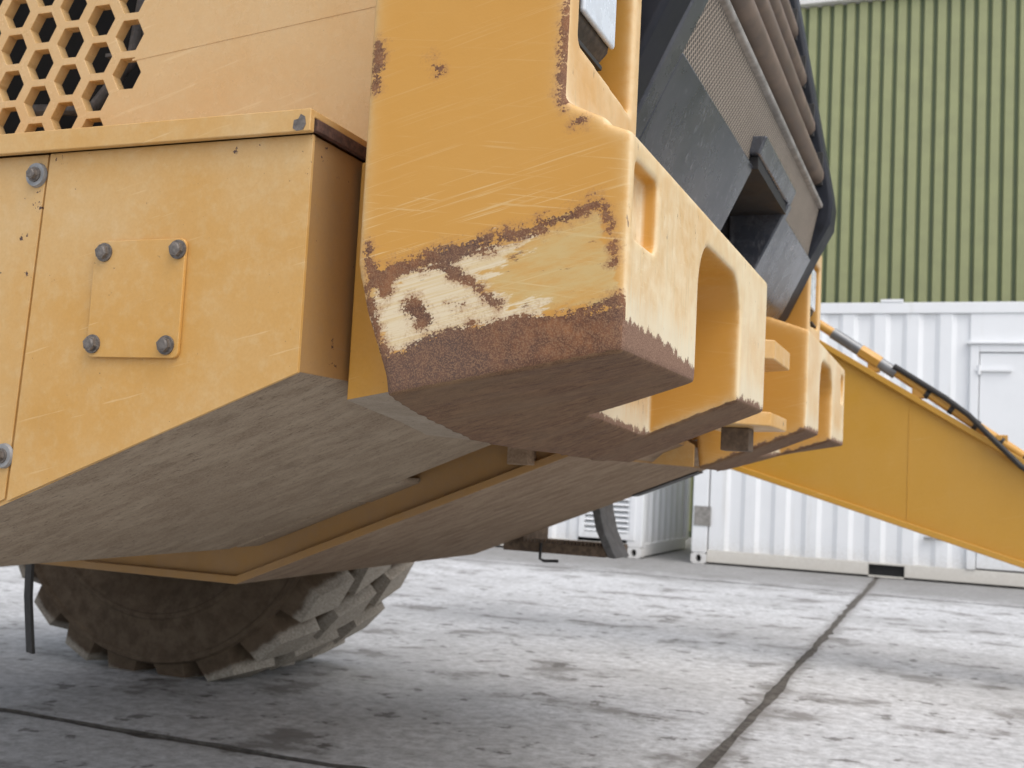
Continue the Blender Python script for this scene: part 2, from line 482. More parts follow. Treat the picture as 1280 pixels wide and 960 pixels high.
def make(name, mb, mats, parent=None, smooth=False, bevel=0, seg=2, origin=None, kind=None, label=None, angle=35):
    me = bpy.data.meshes.new(name)
    vs = np.array(mb.v)
    c = np.array(origin) if origin is not None else (vs.min(0) + vs.max(0)) / 2
    me.from_pydata([tuple(p) for p in (vs - c)], [], mb.f)
    for q in (mats if isinstance(mats, (list, tuple)) else [mats]):
        me.materials.append(M[q] if isinstance(q, str) else q)
    me.polygons.foreach_set('material_index', mb.mi)
    b = bmesh.new(); b.from_mesh(me)
    bmesh.ops.recalc_face_normals(b, faces=b.faces)
    b.to_mesh(me); b.free()
    if smooth:
        me.polygons.foreach_set('use_smooth', [True] * len(me.polygons))
        me.set_sharp_from_angle(angle=R(angle))
    o = bpy.data.objects.new(name, me)
    link(o, parent, tuple(c))
    if bevel:
        md = o.modifiers.new('bevel', 'BEVEL')
        md.width = bevel; md.segments = seg; md.limit_method = 'ANGLE'; md.angle_limit = R(40)
        md.harden_normals = True
        me.polygons.foreach_set('use_smooth', [True] * len(me.polygons))
    if kind: o['kind'] = kind
    if label: o['label'] = label
    return o

def thing(name, label, cat, loc, group=None):
    o = bpy.data.objects.new(name, None)
    o.empty_display_size = .2
    link(o, None, loc)
    o['label'] = label; o['category'] = cat
    if group: o['group'] = group
    return o

def copy_part(src, parent, shift=(0, 0, 0)):
    c = src.copy()
    COL.objects.link(c)
    w = WLOC[src.name] + Vector(shift)
    c.parent = parent
    c.location = w - WLOC[parent.name]
    WLOC[c.name] = w
    return c

def apply_mods(o):
    dg = bpy.context.evaluated_depsgraph_get()
    me = bpy.data.meshes.new_from_object(o.evaluated_get(dg))
    old = o.data
    o.modifiers.clear()
    o.data = me
    bpy.data.meshes.remove(old)
    return o

def temp(mb):
    me = bpy.data.meshes.new('temp')
    me.from_pydata(mb.v, [], mb.f)
    b = bmesh.new(); b.from_mesh(me)
    bmesh.ops.recalc_face_normals(b, faces=b.faces)
    bmesh.ops.triangulate(b, faces=b.faces)
    b.to_mesh(me); b.free()
    o = bpy.data.objects.new('temp', me)
    COL.objects.link(o)
    return o

def drop(o):
    me = o.data
    bpy.data.objects.remove(o); bpy.data.meshes.remove(me)

# ------------------------------------------------------------------ ground
PITCH = 6.0
PITCH_Y = 7.4
JX, JY = -0.735, 3.055
g = MB(); g.add([(-150, -150, -.009), (150, -150, -.009), (150, 150, -.009), (-150, 150, -.009)], [(0, 1, 2, 3)])
ground = make('ground', g, 'joint', origin=(0, 0, -0.009), kind='structure')
def slab_mesh(seed):
    rnd = random.Random(seed)
    n = 70; half = PITCH / 2
    pts = []
    for side in range(4):
        w = 0.0
        for i in range(n):
            u = -half + PITCH * i / n
            w = .75 * w + rnd.uniform(-.007, .007)
            e = half - .021 + w
            if rnd.random() < .05: e -= rnd.uniform(.005, .02)
            x, y = (u, -e) if side == 0 else (e, u) if side == 1 else (-u, e) if side == 2 else (-e, -u)
            lim = half - .009
            pts.append((max(-lim, min(lim, x)), max(-lim, min(lim, y))))
    mb = MB()
    pts = [(x, yv + (PITCH_Y - PITCH) / 2 * (1 if yv > half - .1 and abs(yv) >= abs(x) - .2 else 0)) for x, yv in pts] if False else [(x, yv * 1.0 if abs(yv) < half - .09 else math.copysign(abs(yv) + (PITCH_Y - PITCH) / 2, yv)) for x, yv in pts]
    N = len(pts)
    top = [(x * .9997, y * .9997, 0.0) for x, y in pts]
    bot = [(x, y, -.02) for x, y in pts]
    mb.add(top + [(0, 0, 0)], [(i, (i + 1) % N, N) for i in range(N)])
    mb.add(top + bot, [(i, N + i, N + (i + 1) % N, (i + 1) % N) for i in range(N)], 1)
    return mb
slab_src = []
for sd in range(3):
    o = make('concrete_slab', slab_mesh(sd), ['ground', 'joint'], ground, origin=(0, 0, 0))
    slab_src.append(o)
first = [True] * 3
for i in range(-6, 7):
    for j in range(-4, 7):
        k = (i * 2 + j) % 3
        o = slab_src[k]
        if not first[k]:
            o = o.copy(); COL.objects.link(o); o.parent = ground
        first[k] = False
        o.location = Vector((JX + PITCH * (i + .5), JY + PITCH_Y * (j + .5), 0)) - WLOC['ground']

# ------------------------------------------------------------------ green building
BY = 18.0
bld = thing('industrial_building', 'pale green ribbed metal building rising behind the white containers', 'building', (0, BY, 0))
w = MB(); w.box(-14, 16, BY + .05, BY + 14, 0, 8.72)
make('wall', w, 'green', bld)
w = MB(); w.box(-14.1, 16.1, BY - .10, BY + .04, 8.74, 9.15)
w.box(-14.1, 16.1, BY - .16, BY - .103, 9.05, 9.2)
make('fascia', w, 'fascia', bld, bevel=.01)
w = MB(); w.box(-14.05, 16.05, BY + .05, BY + 14, 8.73, 9.0)
make('roof', w, 'fascia', bld)
sl = MB()
sl.prism([(-.072, 0), (.072, 0), (.058, -.05), (-.058, -.05)], 'Z', 0.1, 8.72)
def shift(mb, d):
    mb.v = [(a + d[0], b + d[1], c + d[2]) for a, b, c in mb.v]; return mb
src = make('cladding_slat', shift(sl, (-.712, BY + .049, 0)), 'slat', bld)
for k in range(-66, 84):
    if k: copy_part(src, bld, (k * .1965, 0, 0))

# ------------------------------------------------------------------ containers
CY_ = 12.5
def corrugated(mb, x0, x1, y, z0, z1, pitch=.332, depth=.026, axis='X', sign=1, phase=0.0):
    # trapezoid profile sheet running along axis, its outer face at y, recesses going inwards
    prof = []
    x = x0 + phase
    prof.append((x0, 0))
    while x < x1 - .001:
        for dx, d in ((.0, 0), (.115, 0), (.165, depth), (.28, depth), (.332, 0)):
            if x + dx < x1 and (x + dx) > prof[-1][0] + 1e-4:
                prof.append((x + dx, d))
        x += pitch
    prof.append((x1, prof[-1][1]))
    n = len(prof)
    def P(p, z):
        return (p[0], y + sign * p[1], z) if axis == 'X' else (y + sign * p[1], p[0], z)
    vs = [P(p, z0) for p in prof] + [P(p, z1) for p in prof]
    mb.add(vs, [(i, i + 1, n + i + 1, n + i) for i in range(n - 1)])

def casting(name, parent, x, z, y=CY_):
    mb = MB()
    # corner casting with an oval hole in its front, built as a frame round the hole
    n = 16
    out = []
    for i in range(n):
        t = 2 * math.pi * i / n + math.pi / n
        c, s_ = math.cos(t), math.sin(t); k = 1 / max(abs(c), abs(s_))
        out.append((x + .088 * c * k, z + .06 * s_ * k))
    inn = [(x + .032 * math.cos(2 * math.pi * i / n + math.pi / n), z + .042 * math.sin(2 * math.pi * i / n + math.pi / n)) for i in range(n)]
    y0, y1 = y - .012, y + .16
    vs = [(a, y0, b) for a, b in out] + [(a, y0, b) for a, b in inn] + [(a, y1, b) for a, b in out] + [(a, y1 - .09, b) for a, b in inn]
    fs = []
    for i in range(n):
        j = (i + 1) % n
        fs += [(i, j, n + j, n + i), (i, 2 * n + i, 2 * n + j, j), (n + i, n + j, 3 * n + j, 3 * n + i)]
    mb.add(vs, fs)
    mb.add([(a, y1 - .09, b) for a, b in inn], [tuple(range(n))], 1)
    make(name, mb, ['white', 'dark'], parent)

def container(label, x0, x1, cat='container', door=False, louvre=False):
    c = thing('shipping_container', label, cat, ((x0 + x1) / 2, CY_ + 1.22, 0), 'white containers standing side by side in front of the green building')
    y0, y1, H = CY_, CY_ + 2.44, 2.95
    wl = MB()
    if door:
        corrugated(wl, x0 + .19, .127, y0 + .02, .16, H - .12, phase=.06)
        corrugated(wl, 1.42, x1 - .19, y0 + .02, .16, H - .12)
    elif louvre:
        corrugated(wl, x0 + .19, -4.10, y0 + .02, .16, H - .12)
        wl.box(-3.395, x1 - .19, y0 + .022, y0 + .06, .16, H - .12)
        wl.box(-4.10, -3.395, y0 + .022, y0 + .06, 1.30, H - .12)
    make('front_wall', wl, 'white', c)
    wl = MB()
    corrugated(wl, y0 + .17, y1 - .17, x1 - .02, .16, H - .12, axis='Y', sign=-1, pitch=.3)
    make('end_wall', wl, 'white', c)
    wl = MB()
    corrugated(wl, y0 + .17, y1 - .17, x0 + .02, .16, H - .12, axis='Y', sign=1, pitch=.3)
    make('end_wall', wl, 'white', c)
    wl = MB(); wl.box(x0 + .05, x1 - .05, y1 - .06, y1 - .01, .16, H - .12)
    make('rear_wall', wl, 'white', c)
    r = MB(); r.box(x0 + .03, x1 - .03, y0 + .03, y1 - .03, H - .06, H - .02)
    make('roof', r, 'white', c)
    fl = MB(); fl.box(x0 + .1, x1 - .1, y0 + .1, y1 - .1, .10, .158)
    make('floor', fl, 'dark', c)
    for xx in (x0, x1 - .175):
        for yy in (y0, y1 - .15):
            p = MB(); p.box(xx, xx + .175, yy, yy + .15, .125, H - .12)
            make('corner_post', p, 'white', c, bevel=.008)
    tr = MB(); tr.box(x0 + .176, x1 - .176, y0 + .005, y0 + .07, H - .118, H)
    make('top_rail', tr, 'white', c, bevel=.006)
    tr = MB(); tr.box(x1 - .06, x1 - .004, y0 + .165, y1 - .165, H - .118, H)
    make('end_top_rail', tr, 'white', c, bevel=.006)
    tr = MB(); tr.box(x0 + .004, x0 + .06, y0 + .165, y1 - .165, H - .118, H)
    make('end_top_rail', tr, 'white', c, bevel=.006)
    tr = MB(); tr.box(x1 - .06, x1 - .004, y0 + .165, y1 - .165, .02, .16)
    make('end_bottom_rail', tr, 'white', c, bevel=.006)
    tr = MB(); tr.box(x0 + .004, x0 + .06, y0 + .165, y1 - .165, .02, .16)
    make('end_bottom_rail', tr, 'white', c, bevel=.006)
    # bottom rail with two fork pockets
    br = MB()
    pk = [(-.835, -.473), (1.05, 1.41)] if door else [(x0 + 2.1, x0 + 2.45), (x1 - 2.5, x1 - 2.15)]
    xs = [x0 + .178] + [q for p in pk for q in p] + [x1 - .178]
    for a, b in zip(xs[::2], xs[1::2]):
        br.box(a, b, y0 + .012, y0 + .07, .022, .158)
    for a, b in pk:
        br.box(a, b, y0 + .012, y0 + .07, .138, .158)
        br.box(a, b, y0 + .012, y0 + .07, .004, .022)
    make('bottom_rail', br, 'creamwhite', c, bevel=.005)
    for a, b in pk:
        f = MB(); f.box(a + .002, b - .002, y0 + .062, y0 + .5, .023, .137)
        make('fork_pocket', f, 'dark', c)
    for xx in (x0 + .088, x1 - .088):
        for zz in (.062, H - .058):
            casting('corner_casting', c, xx, zz)
    return c

cr = container('white corrugated container with a hinged door and a grey plate on its corner post', -2.745, 3.315, door=True)
y = CY_
f = MB()
f.box(.127, .215, y - .004, y + .07, .16, 2.50); f.box(1.335, 1.42, y - .004, y + .07, .16, 2.50)
f.box(.215, 1.335, y - .004, y + .07, 2.42, 2.50)
f.box(.09, 1.46, y - .03, y + .05, 2.502, 2.53)
make('door_frame', f, 'white', cr, bevel=.006)
d = MB(); d.box(.222, 1.328, y + .012, y + .05, .175, 2.412)
door = make('door', d, 'white', cr, bevel=.006)
for zz in (2.23, 1.30, .42):
    h = MB(); h.cyl((.215, y - .012, zz - .05), (.215, y - .012, zz + .05), .016, n=10)
    h.box(.18, .53, y - .02, y + .011, zz - .014, zz + .014)
    make('hinge', h, 'grey' if zz < 1 else 'white', door, bevel=.002)
h = MB(); h.cyl((1.22, y - .03, 1.05), (1.22, y + .011, 1.05), .02, n=10); h.box(1.10, 1.23, y - .04, y - .025, 1.04, 1.065)
make('handle', h, 'grey', door)
w = MB(); w.box(.127, 1.42, y + .02, y + .06, 2.502, 2.83)
make('door_header', w, 'white', cr)
h = MB(); h.box(-.29, -.20, y - .015, y + .018, .43, .465); h.cyl((-.20, y - .005, .447), (-.08, y - .005, .44), .008, n=8)
make('latch', h, 'grey', cr)
pl = MB(); pl.box(-2.726, -2.535, y - .008, y - .001, .425, .645)
make('corner_plate', pl, 'sign', cr, bevel=.002)
t_ = MB(); t_.box(-.78, -.55, y + .0, y + .08, 2.951, 2.985)
make('lifting_lug', t_, 'white', cr, bevel=.004)

cl = container('white container with a louvred vent, standing left of the gap between containers', -9.38, -3.32, louvre=True)
f = MB()
f.box(-4.09, -4.02, y - .01, y + .05, .20, 1.29); f.box(-3.47, -3.405, y - .01, y + .05, .20, 1.29)
f.box(-4.02, -3.47, y - .01, y + .05, .20, .27); f.box(-4.02, -3.47, y - .01, y + .05, 1.22, 1.29)
vent = make('louvre_vent', f, 'white', cl, bevel=.005)
bk = MB(); bk.box(-4.02, -3.47, y + .05, y + .06, .27, 1.22)
make('vent_back', bk, 'dark', vent)
sl = MB(); sl.prism([(y - .005, .005), (y + .045, .050), (y + .041, .056), (y - .009, .011)], 'X', -4.018, -3.472)
s0 = make('slat', shift(sl, (0, 0, .275)), 'white', vent)
for k in range(1, 15):
    copy_part(s0, vent, (0, 0, .062 * k))

# ------------------------------------------------------------------ excavator boom
boom = thing('excavator_boom', 'yellow excavator boom sloping down to the right in front of the white container', 'boom', (1.2, 6.15, 0))
def topz(x): return 1.63 - .5934 * (x + .59)
def botz(x): return .971 - .2882 * (x + .941)
xs = np.linspace(-2.2, 1.15, 12)
nose = [(1.35, .40), (1.47, .31), (1.52, .20), (1.50, .09), (1.42, .02), (1.30, .0), (1.20, .03), (1.13, .10), (1.05, .30)]
poly = [(x, topz(x)) for x in xs] + nose[:-1] + [(x, botz(x)) for x in xs[::-1] if x < .95]
w = MB(); w.prism(poly, 'Y', 6.0, 6.30)
make('box_section', w, 'boom', boom, bevel=.006)
fl = MB()
for fn, d0, d1 in ((topz, -.012, .022), (botz, -.022, .010)):
    a, b = -2.2, .95
    fl.prism([(a, fn(a) + d0), (b, fn(b) + d0), (b, fn(b) + d1), (a, fn(a) + d1)], 'Y', 5.972, 6.328)
make('flange_plate', fl, 'boom', boom, bevel=.004)
ws = MB(); ws.tube([(-.22, 5.9995, topz(-.22) - .02), (-.22, 5.9995, botz(-.22) + .02)], .0025, 8)
make('weld_seam', ws, 'boom', boom, smooth=True)
pn = MB(); pn.cyl((1.36, 5.94, .16), (1.36, 6.36, .16), .075, n=24); pn.cyl((1.36, 5.93, .16), (1.36, 6.37, .16), .035, n=16)
make('pivot_pin', pn, 'mud', boom, smooth=True)
def tz(x): return 1.725 - .655 * (x + .588) + (.03 if x > .1 else 0) * 0
tb = MB(); tb.tube([(x, 6.0, tz(x)) for x in np.linspace(-2.0, -.60, 10)], .024, 12)
make('hydraulic_pipe', tb, 'sat', boom, smooth=True)
tb = MB(); tb.tube([(x, 6.0, tz(x) - .008 * math.sin(x * 3)) for x in np.linspace(-.30, .95, 14)] + [(1.15, 6.0, .62), (1.2, 6.03, .50)], .024, 12)
make('hydraulic_pipe', tb, 'sat', boom, smooth=True)
fit = MB(); fit.cyl((-.47, 6, tz(-.47)), (-.37, 6, tz(-.37)), .036, n=6); fit.box(-.43, -.37, 5.985, 6.05, topz(-.40) + .02, tz(-.40))
make('pipe_fitting', fit, 'sat', boom, bevel=.004)
fit = MB(); fit.cyl((-.61, 6, tz(-.61)), (-.47, 6, tz(-.47)), .030, n=12)
make('coupling', fit, 'steel', boom, smooth=True)
fit = MB(); fit.cyl((-.37, 6, tz(-.37)), (-.29, 6, tz(-.29)), .031, n=12)
make('coupling', fit, 'steel', boom, smooth=True)
cb = MB(); cb.box(-.21, -.15, 5.985, 6.06, topz(-.18) + .02, tz(-.18) - .0)
make('pipe_clamp', cb, 'sat', boom, bevel=.004)
bd = MB(); bd.cyl((-.145, 6, tz(-.145)), (-.125, 6, tz(-.125)), .0275, n=12)
b0 = make('black_band', bd, 'black', boom)
for k in range(1, 9): copy_part(b0, boom, (.115 * k, 0, -.655 * .115 * k))
hz = MB(); hz.tube([(-.30, 5.97, tz(-.30) + .03), (-.19, 5.97, tz(-.19) + .032), (-.05, 5.965, tz(-.05) + .034), (.06, 5.955, tz(.06) + .022), (.17, 5.945, tz(.17) - .02), (.30, 5.945, tz(.30) - .065), (.5, 5.95, tz(.5) - .06), (.8, 5.965, tz(.8) - .02), (1.1, 5.98, .60)], .014, 10)
make('hydraulic_hose', hz, 'black', boom, smooth=True)
lg = MB(); lg.box(.17, .24, 5.98, 6.02, topz(.2) + .022, topz(.2) + .07); lg.cyl((.2, 5.97, topz(.2) + .055), (.2, 5.985, topz(.2) + .055), .015, n=6)
make('bracket', lg, 'sat', boom, bevel=.003)

# ------------------------------------------------------------------ wheel loader
YS, XR = 1.32, -.385                    # left flank and rear face
YC = 2.79                               # centre line
loader = thing('wheel_loader', 'big yellow wheel loader with scuffed rusty counterweight, honeycomb hood vent and mud-caked underside', 'wheel loader', (-2.0, YC, 0))

def slope(yv): return np.interp(yv, [1.32, 1.72, 2.12], [.194, .32, .42])
def zb(x, yv): return 1.084 + slope(yv) * (x - XR)

def cut(solid, cutters):
    o = temp(solid)
    cs = []
    for c in cutters:
        q = temp(c); cs.append(q)
        md = o.modifiers.new('cut', 'BOOLEAN'); md.operation = 'DIFFERENCE'; md.solver = 'EXACT'; md.object = q
    apply_mods(o)
    for q in cs: drop(q)
    return o

def rrect(y0, y1, z0, z1, r, n=5):
    pts = []
    for cy, cz, a0 in ((y1 - r, z1 - r, 0), (y0 + r, z1 - r, 90), (y0 + r, z0 + r, 180), (y1 - r, z0 + r, 270)):
        for k in range(n + 1):
            t = R(a0 + 90 * k / n); pts.append((cy + r * math.cos(t), cz + r * math.sin(t)))
    return pts

def block_solids():
    # bumper body, lofted across the machine
    body = MB(); secs = []
    ys = [1.32, 1.42, 1.52, 1.68, 1.82, 1.93, 2.15, 2.42]
    xf = [-.712, -.728, -.736, -.743, -.725, -.705, -.685, -.682]
    for yv, x in zip(ys, xf):
        secs.append([(x, yv, zb(x, yv)), (XR, yv, zb(XR, yv)), (XR, yv, 1.366), (-.50, yv, 1.405), (x - .05, yv, 1.42)])
    n = 5
    vs = [p for s_ in secs for p in s_]
    fs = [tuple(range(n)), tuple(range(len(vs) - 1, len(vs) - n - 1, -1))]
    for i in range(len(secs) - 1):
        for k in range(n):
            k2 = (k + 1) % n
            fs.append((i * n + k, i * n + k2, (i + 1) * n + k2, (i + 1) * n + k))
    body.add(vs, fs)
    pocket = MB(); pocket.prism(rrect(1.735, 2.115, .7, 1.318, .085), 'X', -.562, -.2)
    slot = MB(); slot.prism(rrect(1.345, 1.462, 1.235, 1.335, .012, 3), 'X', XR - .026, -.2)
    o1 = cut(body, [pocket, slot])
    # outer shell and lamp tower
    tw = MB()
    tw.prism([(-.77, 1.80), (-.77, 1.20), (-.752, 1.136), (-.706, zb(-.706, 1.32)), (-.46, zb(-.46, 1.32) + .002), (-.40, 1.25), (-.42, 1.385), (-.478, 1.412), (-.478, 1.80)], 'Y', 1.32, 1.42)
    tw2 = MB()
    tw2.prism([(-.76, 1.80), (-.76, 1.36), (-.45, 1.36), (-.478, 1.412), (-.478, 1.80)], 'Y', 1.33, 1.668)
    lp = MB(); lp.prism([(1.368, 1.508), (1.625, 1.492), (1.625, 1.735), (1.368, 1.735)], 'X', -.66, -.2)
    o2 = cut(tw, [lp]); o3 = cut(tw2, [lp])
    # join
    b = bmesh.new()
    for o in (o1, o2, o3):
        b.from_mesh(o.data)
    me = bpy.data.meshes.new('solid'); b.to_mesh(me); b.free()
    for o in (o1, o2, o3): drop(o)
    return me

def remesh(me, voxel, iters):
    o = bpy.data.objects.new('temp', me); COL.objects.link(o)
    md = o.modifiers.new('r', 'REMESH'); md.mode = 'VOXEL'; md.voxel_size = voxel; md.adaptivity = 0
    apply_mods(o)
    me = o.data
    n = len(me.vertices)
    co = np.empty(n * 3); me.vertices.foreach_get('co', co); co = co.reshape(-1, 3)
    ed = np.empty(len(me.edges) * 2, dtype=np.int64); me.edges.foreach_get('vertices', ed); ed = ed.reshape(-1, 2)
    deg = np.bincount(ed.ravel(), minlength=n).astype(float)[:, None]
    def smooth(c, k, f=.5):
        for _ in range(k):
            s_ = np.zeros_like(c)
            np.add.at(s_, ed[:, 0], c[ed[:, 1]]); np.add.at(s_, ed[:, 1], c[ed[:, 0]])
            c = c + f * (s_ / deg - c)
        return c
    a = smooth(co, iters)
    c2 = smooth(a, 30)
    me.vertices.foreach_set('co', a.ravel()); me.update()
    me.polygons.foreach_set('use_smooth', [True] * len(me.polygons))
    nr = np.empty(n * 3); me.vertices.foreach_get('normal', nr); nr = nr.reshape(-1, 3)
    edge = np.clip(((a - c2) * nr).sum(1) / .004, 0, 1)
    COL.objects.unlink(o); bpy.data.objects.remove(o)
    return me, a, nr, edge

def seg_d(P, line):
    d = np.full(len(P), 9.0)
    for (a, b) in zip(line[:-1], line[1:]):
        a = np.array(a); b = np.array(b); ab = b - a
        t = np.clip(((P - a) @ ab) / (ab @ ab), 0, 1)
        d = np.minimum(d, np.hypot(*(P - a - t[:, None] * ab).T))
    return d
def poly_sd(P, poly):
    d = seg_d(P, poly + [poly[0]])
    ins = np.zeros(len(P), bool)
    for (a, b) in zip(poly, poly[1:] + [poly[0]]):
        if a[1] == b[1]: continue
        c = (a[1] > P[:, 1]) != (b[1] > P[:, 1])
        xi = (b[0] - a[0]) * (P[:, 1] - a[1]) / (b[1] - a[1]) + a[0]
        ins ^= c & (P[:, 0] < xi)
    return np.where(ins, d, -d)

def wear(me, co, nr, edge, near):
    n = len(co)
    P = co[:, [0, 2]]
    flank = np.clip((-nr[:, 1] - .15) / .4, 0, 1) * (co[:, 1] < 1.36)
    rust = np.full(n, -.05); bare = np.full(n, -.08); dull = np.full(n, -.08)
    if near:
        band = [(-.80, 1.035), (-.754, 1.048), (-.722, 1.079), (-.695, 1.083), (-.661, 1.103), (-.626, 1.113), (-.58, 1.119), (-.524, 1.128), (-.481, 1.133), (-.449, 1.14), (-.423, 1.142), (-.377, 1.144)]
        bx, bz = zip(*band)
        rust = np.maximum(rust, np.interp(P[:, 0], bx, bz) - P[:, 1])
        for line, r0, r1 in (
            ([(-.741, 1.178), (-.703, 1.196), (-.65, 1.209), (-.586, 1.225)], .013, .010),
            ([(-.586, 1.225), (-.53, 1.237), (-.476, 1.252)], .0105, .0085),
            ([(-.476, 1.252), (-.444, 1.266), (-.429, 1.273)], .0080, .009),
            ([(-.649, 1.204), (-.629, 1.191), (-.601, 1.178), (-.577, 1.158), (-.557, 1.145)], .006, .006),
            ([(-.678, 1.142), (-.664, 1.130)], .016, .014), ([(-.742, 1.190), (-.722, 1.166)], .013, .010),
            ([(-.628, 1.146), (-.606, 1.147)], .001, .001),
            ([(-.439, 1.270), (-.422, 1.271)], .006, .004),
            ([(-.418, 1.268), (-.410, 1.246), (-.404, 1.225), (-.402, 1.195)], .003, .0005),
            ([(-.751, 1.163), (-.74, 1.13), (-.728, 1.097), (-.716, 1.065)], .006, .006),
            ([(-.755, 1.23), (-.748, 1.19)], .005, .008),
            ([(-.758, 1.513), (-.757, 1.484), (-.758, 1.45)], .008, .004),
            ([(-.667, 1.477), (-.662, 1.471)], .006, .006), ([(-.459, 1.380), (-.452, 1.382)], .0055, .0055),
            ([(-.676, 1.483), (-.675, 1.480)], .003, .003),
            ([(-.474, 1.60), (-.476, 1.53)], .010, .008), ([(-.478, 1.53), (-.483, 1.476), (-.480, 1.449)], .007, .007), ([(-.480, 1.449), (-.481, 1.40)], .005, .002),
            ([(-.445, 1.135), (-.395, 1.148)], .006, .008)):
            L = np.array(line); tot = np.hypot(*(L[-1] - L[0]))
            tt = np.clip(((P - L[0]) @ (L[-1] - L[0])) / tot ** 2, 0, 1)
            rust = np.maximum(rust, (r0 + (r1 - r0) * tt) - seg_d(P, line))
        bare = poly_sd(P, [(-.735, 1.178), (-.655, 1.2), (-.564, 1.228), (-.50, 1.238), (-.55, 1.20), (-.584, 1.177), (-.536, 1.14), (-.47, 1.136), (-.58, 1.116), (-.661, 1.098), (-.713, 1.075), (-.742, 1.12)])
        dull = poly_sd(P, [(-.739, 1.185), (-.703, 1.199), (-.632, 1.213), (-.542, 1.238), (-.429, 1.271), (-.405, 1.205), (-.392, 1.149), (-.47, 1.134), (-.58, 1.119), (-.661, 1.103), (-.719, 1.079), (-.75, 1.158)])
        rust = np.where(flank > .25, rust, -.05); bare = np.where(flank > .25, bare, -.08); dull = np.where(flank > .25, dull, -.08)
    h = co[:, 2] - zb(co[:, 0], co[:, 1])
    rear = np.clip((nr[:, 0] - .35) / .35, 0, 1) * (np.clip((1.50 - co[:, 2]) / .1, .55, 1))
    base = np.where(nr[:, 0] > .45, .040 if near else .014, .010)
    if near:
        base = np.where((nr[:, 0] > .45) & (co[:, 1] < 1.80), .042 - .02 * np.clip((co[:, 1] - 1.5) / .25, 0, 1), np.where(nr[:, 0] > .45, .012, .004))
    fringe = np.where((flank > .25) & near & (nr[:, 0] < .5), -.09, base - h)
    fringe = np.where(co[:, 2] > 1.25, -.09, fringe)
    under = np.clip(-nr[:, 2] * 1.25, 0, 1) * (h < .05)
    fresh = np.clip((.6 - nr[:, 0]) / .3, 0, 1) * np.clip((co[:, 1] - 1.40) / .05, 0, 1)
    scuff = np.clip((1.42 - co[:, 2]) / .22, 0.1, 1)
    for k, v in dict(rust=rust, bare=bare, dull=dull, fringe=fringe, under=under, rear=rear, edge=edge, scuff=scuff, fresh=fresh).items():
        a = me.attributes.new(k, 'FLOAT', 'POINT'); a.data.foreach_set('value', v.astype(np.float32))

def finish(me, name, label):
    me.materials.clear(); me.materials.append(M['cast'])
    n = len(me.vertices)
    co = np.empty(n * 3); me.vertices.foreach_get('co', co); co = co.reshape(-1, 3)
    c = (co.min(0) + co.max(0)) / 2
    me.vertices.foreach_set('co', (co - c).ravel()); me.update()
    o = bpy.data.objects.new(name, me)
    link(o, loader, tuple(c))
    o['label'] = label
    return o

solid = block_solids()
near_me, co, nr, edge = remesh(solid.copy(), .0045, 7)
wear(near_me, co, nr, edge * .8, True)
cw = finish(near_me, 'counterweight', 'near counterweight block with a rusty scraped lower corner')
far_me, co, nr, edge = remesh(solid, .007, 4)
wear(far_me, co, nr, edge * .3, False)
far_me.transform(Matrix.Translation((0, 2 * YC, 0)) @ Matrix.Scale(-1, 4, (0, 1, 0)))
far_me.flip_normals()
cwf = finish(far_me, 'counterweight', 'far counterweight block with cleaner paint')

# inner mass behind the shell on each side
def inner(mirror):
    def my(v): return 2 * YC - v if mirror else v
    plan = [(-.55, 1.445), (-.846, 1.445), (-.925, 1.772), (-1.03, 2.15), (-1.03, 2.35), (-.60, 2.35)]
    def zl(x): return 1.112 + .194 * (x - XR)
    mb = MB(); n = len(plan)
    vs = [(x, my(v), zl(x)) for x, v in plan] + [(x, my(v), 1.385) for x, v in plan]
    mb.add(vs, [tuple(range(n))], 1); mb.add(vs, [tuple(range(n, 2 * n))] + [(i, (i + 1) % n, n + (i + 1) % n, n + i) for i in range(n)], 0)
    return make('counterweight_core', mb, ['sat', 'greydust'], loader, bevel=.003)
inner(False); inner(True)

# tow hitch between the blocks
h = MB()
h.prism([(-1.0, 1.05), (-.60, 1.10), (-.60, 1.36), (-1.0, 1.36)], 'Y', 2.45, 3.13)
make('hitch_frame', h, 'paint', loader, bevel=.004)
h = MB(); h.prism([(-.60, 2.52), (-.402, 2.66), (-.402, 2.92), (-.60, 3.06)], 'Z', 1.225, 1.272)
make('hitch_plate', h, 'paint', loader, bevel=.004)
h = MB(); h.prism([(-.60, 2.52), (-.405, 2.66), (-.405, 2.92), (-.60, 3.06)], 'Z', 1.066, 1.100)
make('hitch_plate', h, 'paint', loader, bevel=.004)
h = MB(); h.box(-.543, -.473, 2.76, 2.83, 1.008, 1.0655)
make('pin_keeper', h, 'mud', loader, bevel=.003)
h = MB(); h.prism([(-.815, .972), (-.692, .968), (-.692, 1.03), (-.73, 1.05)], 'Y', 3.136, 3.146)
make('side_plate', h, 'paint', loader)

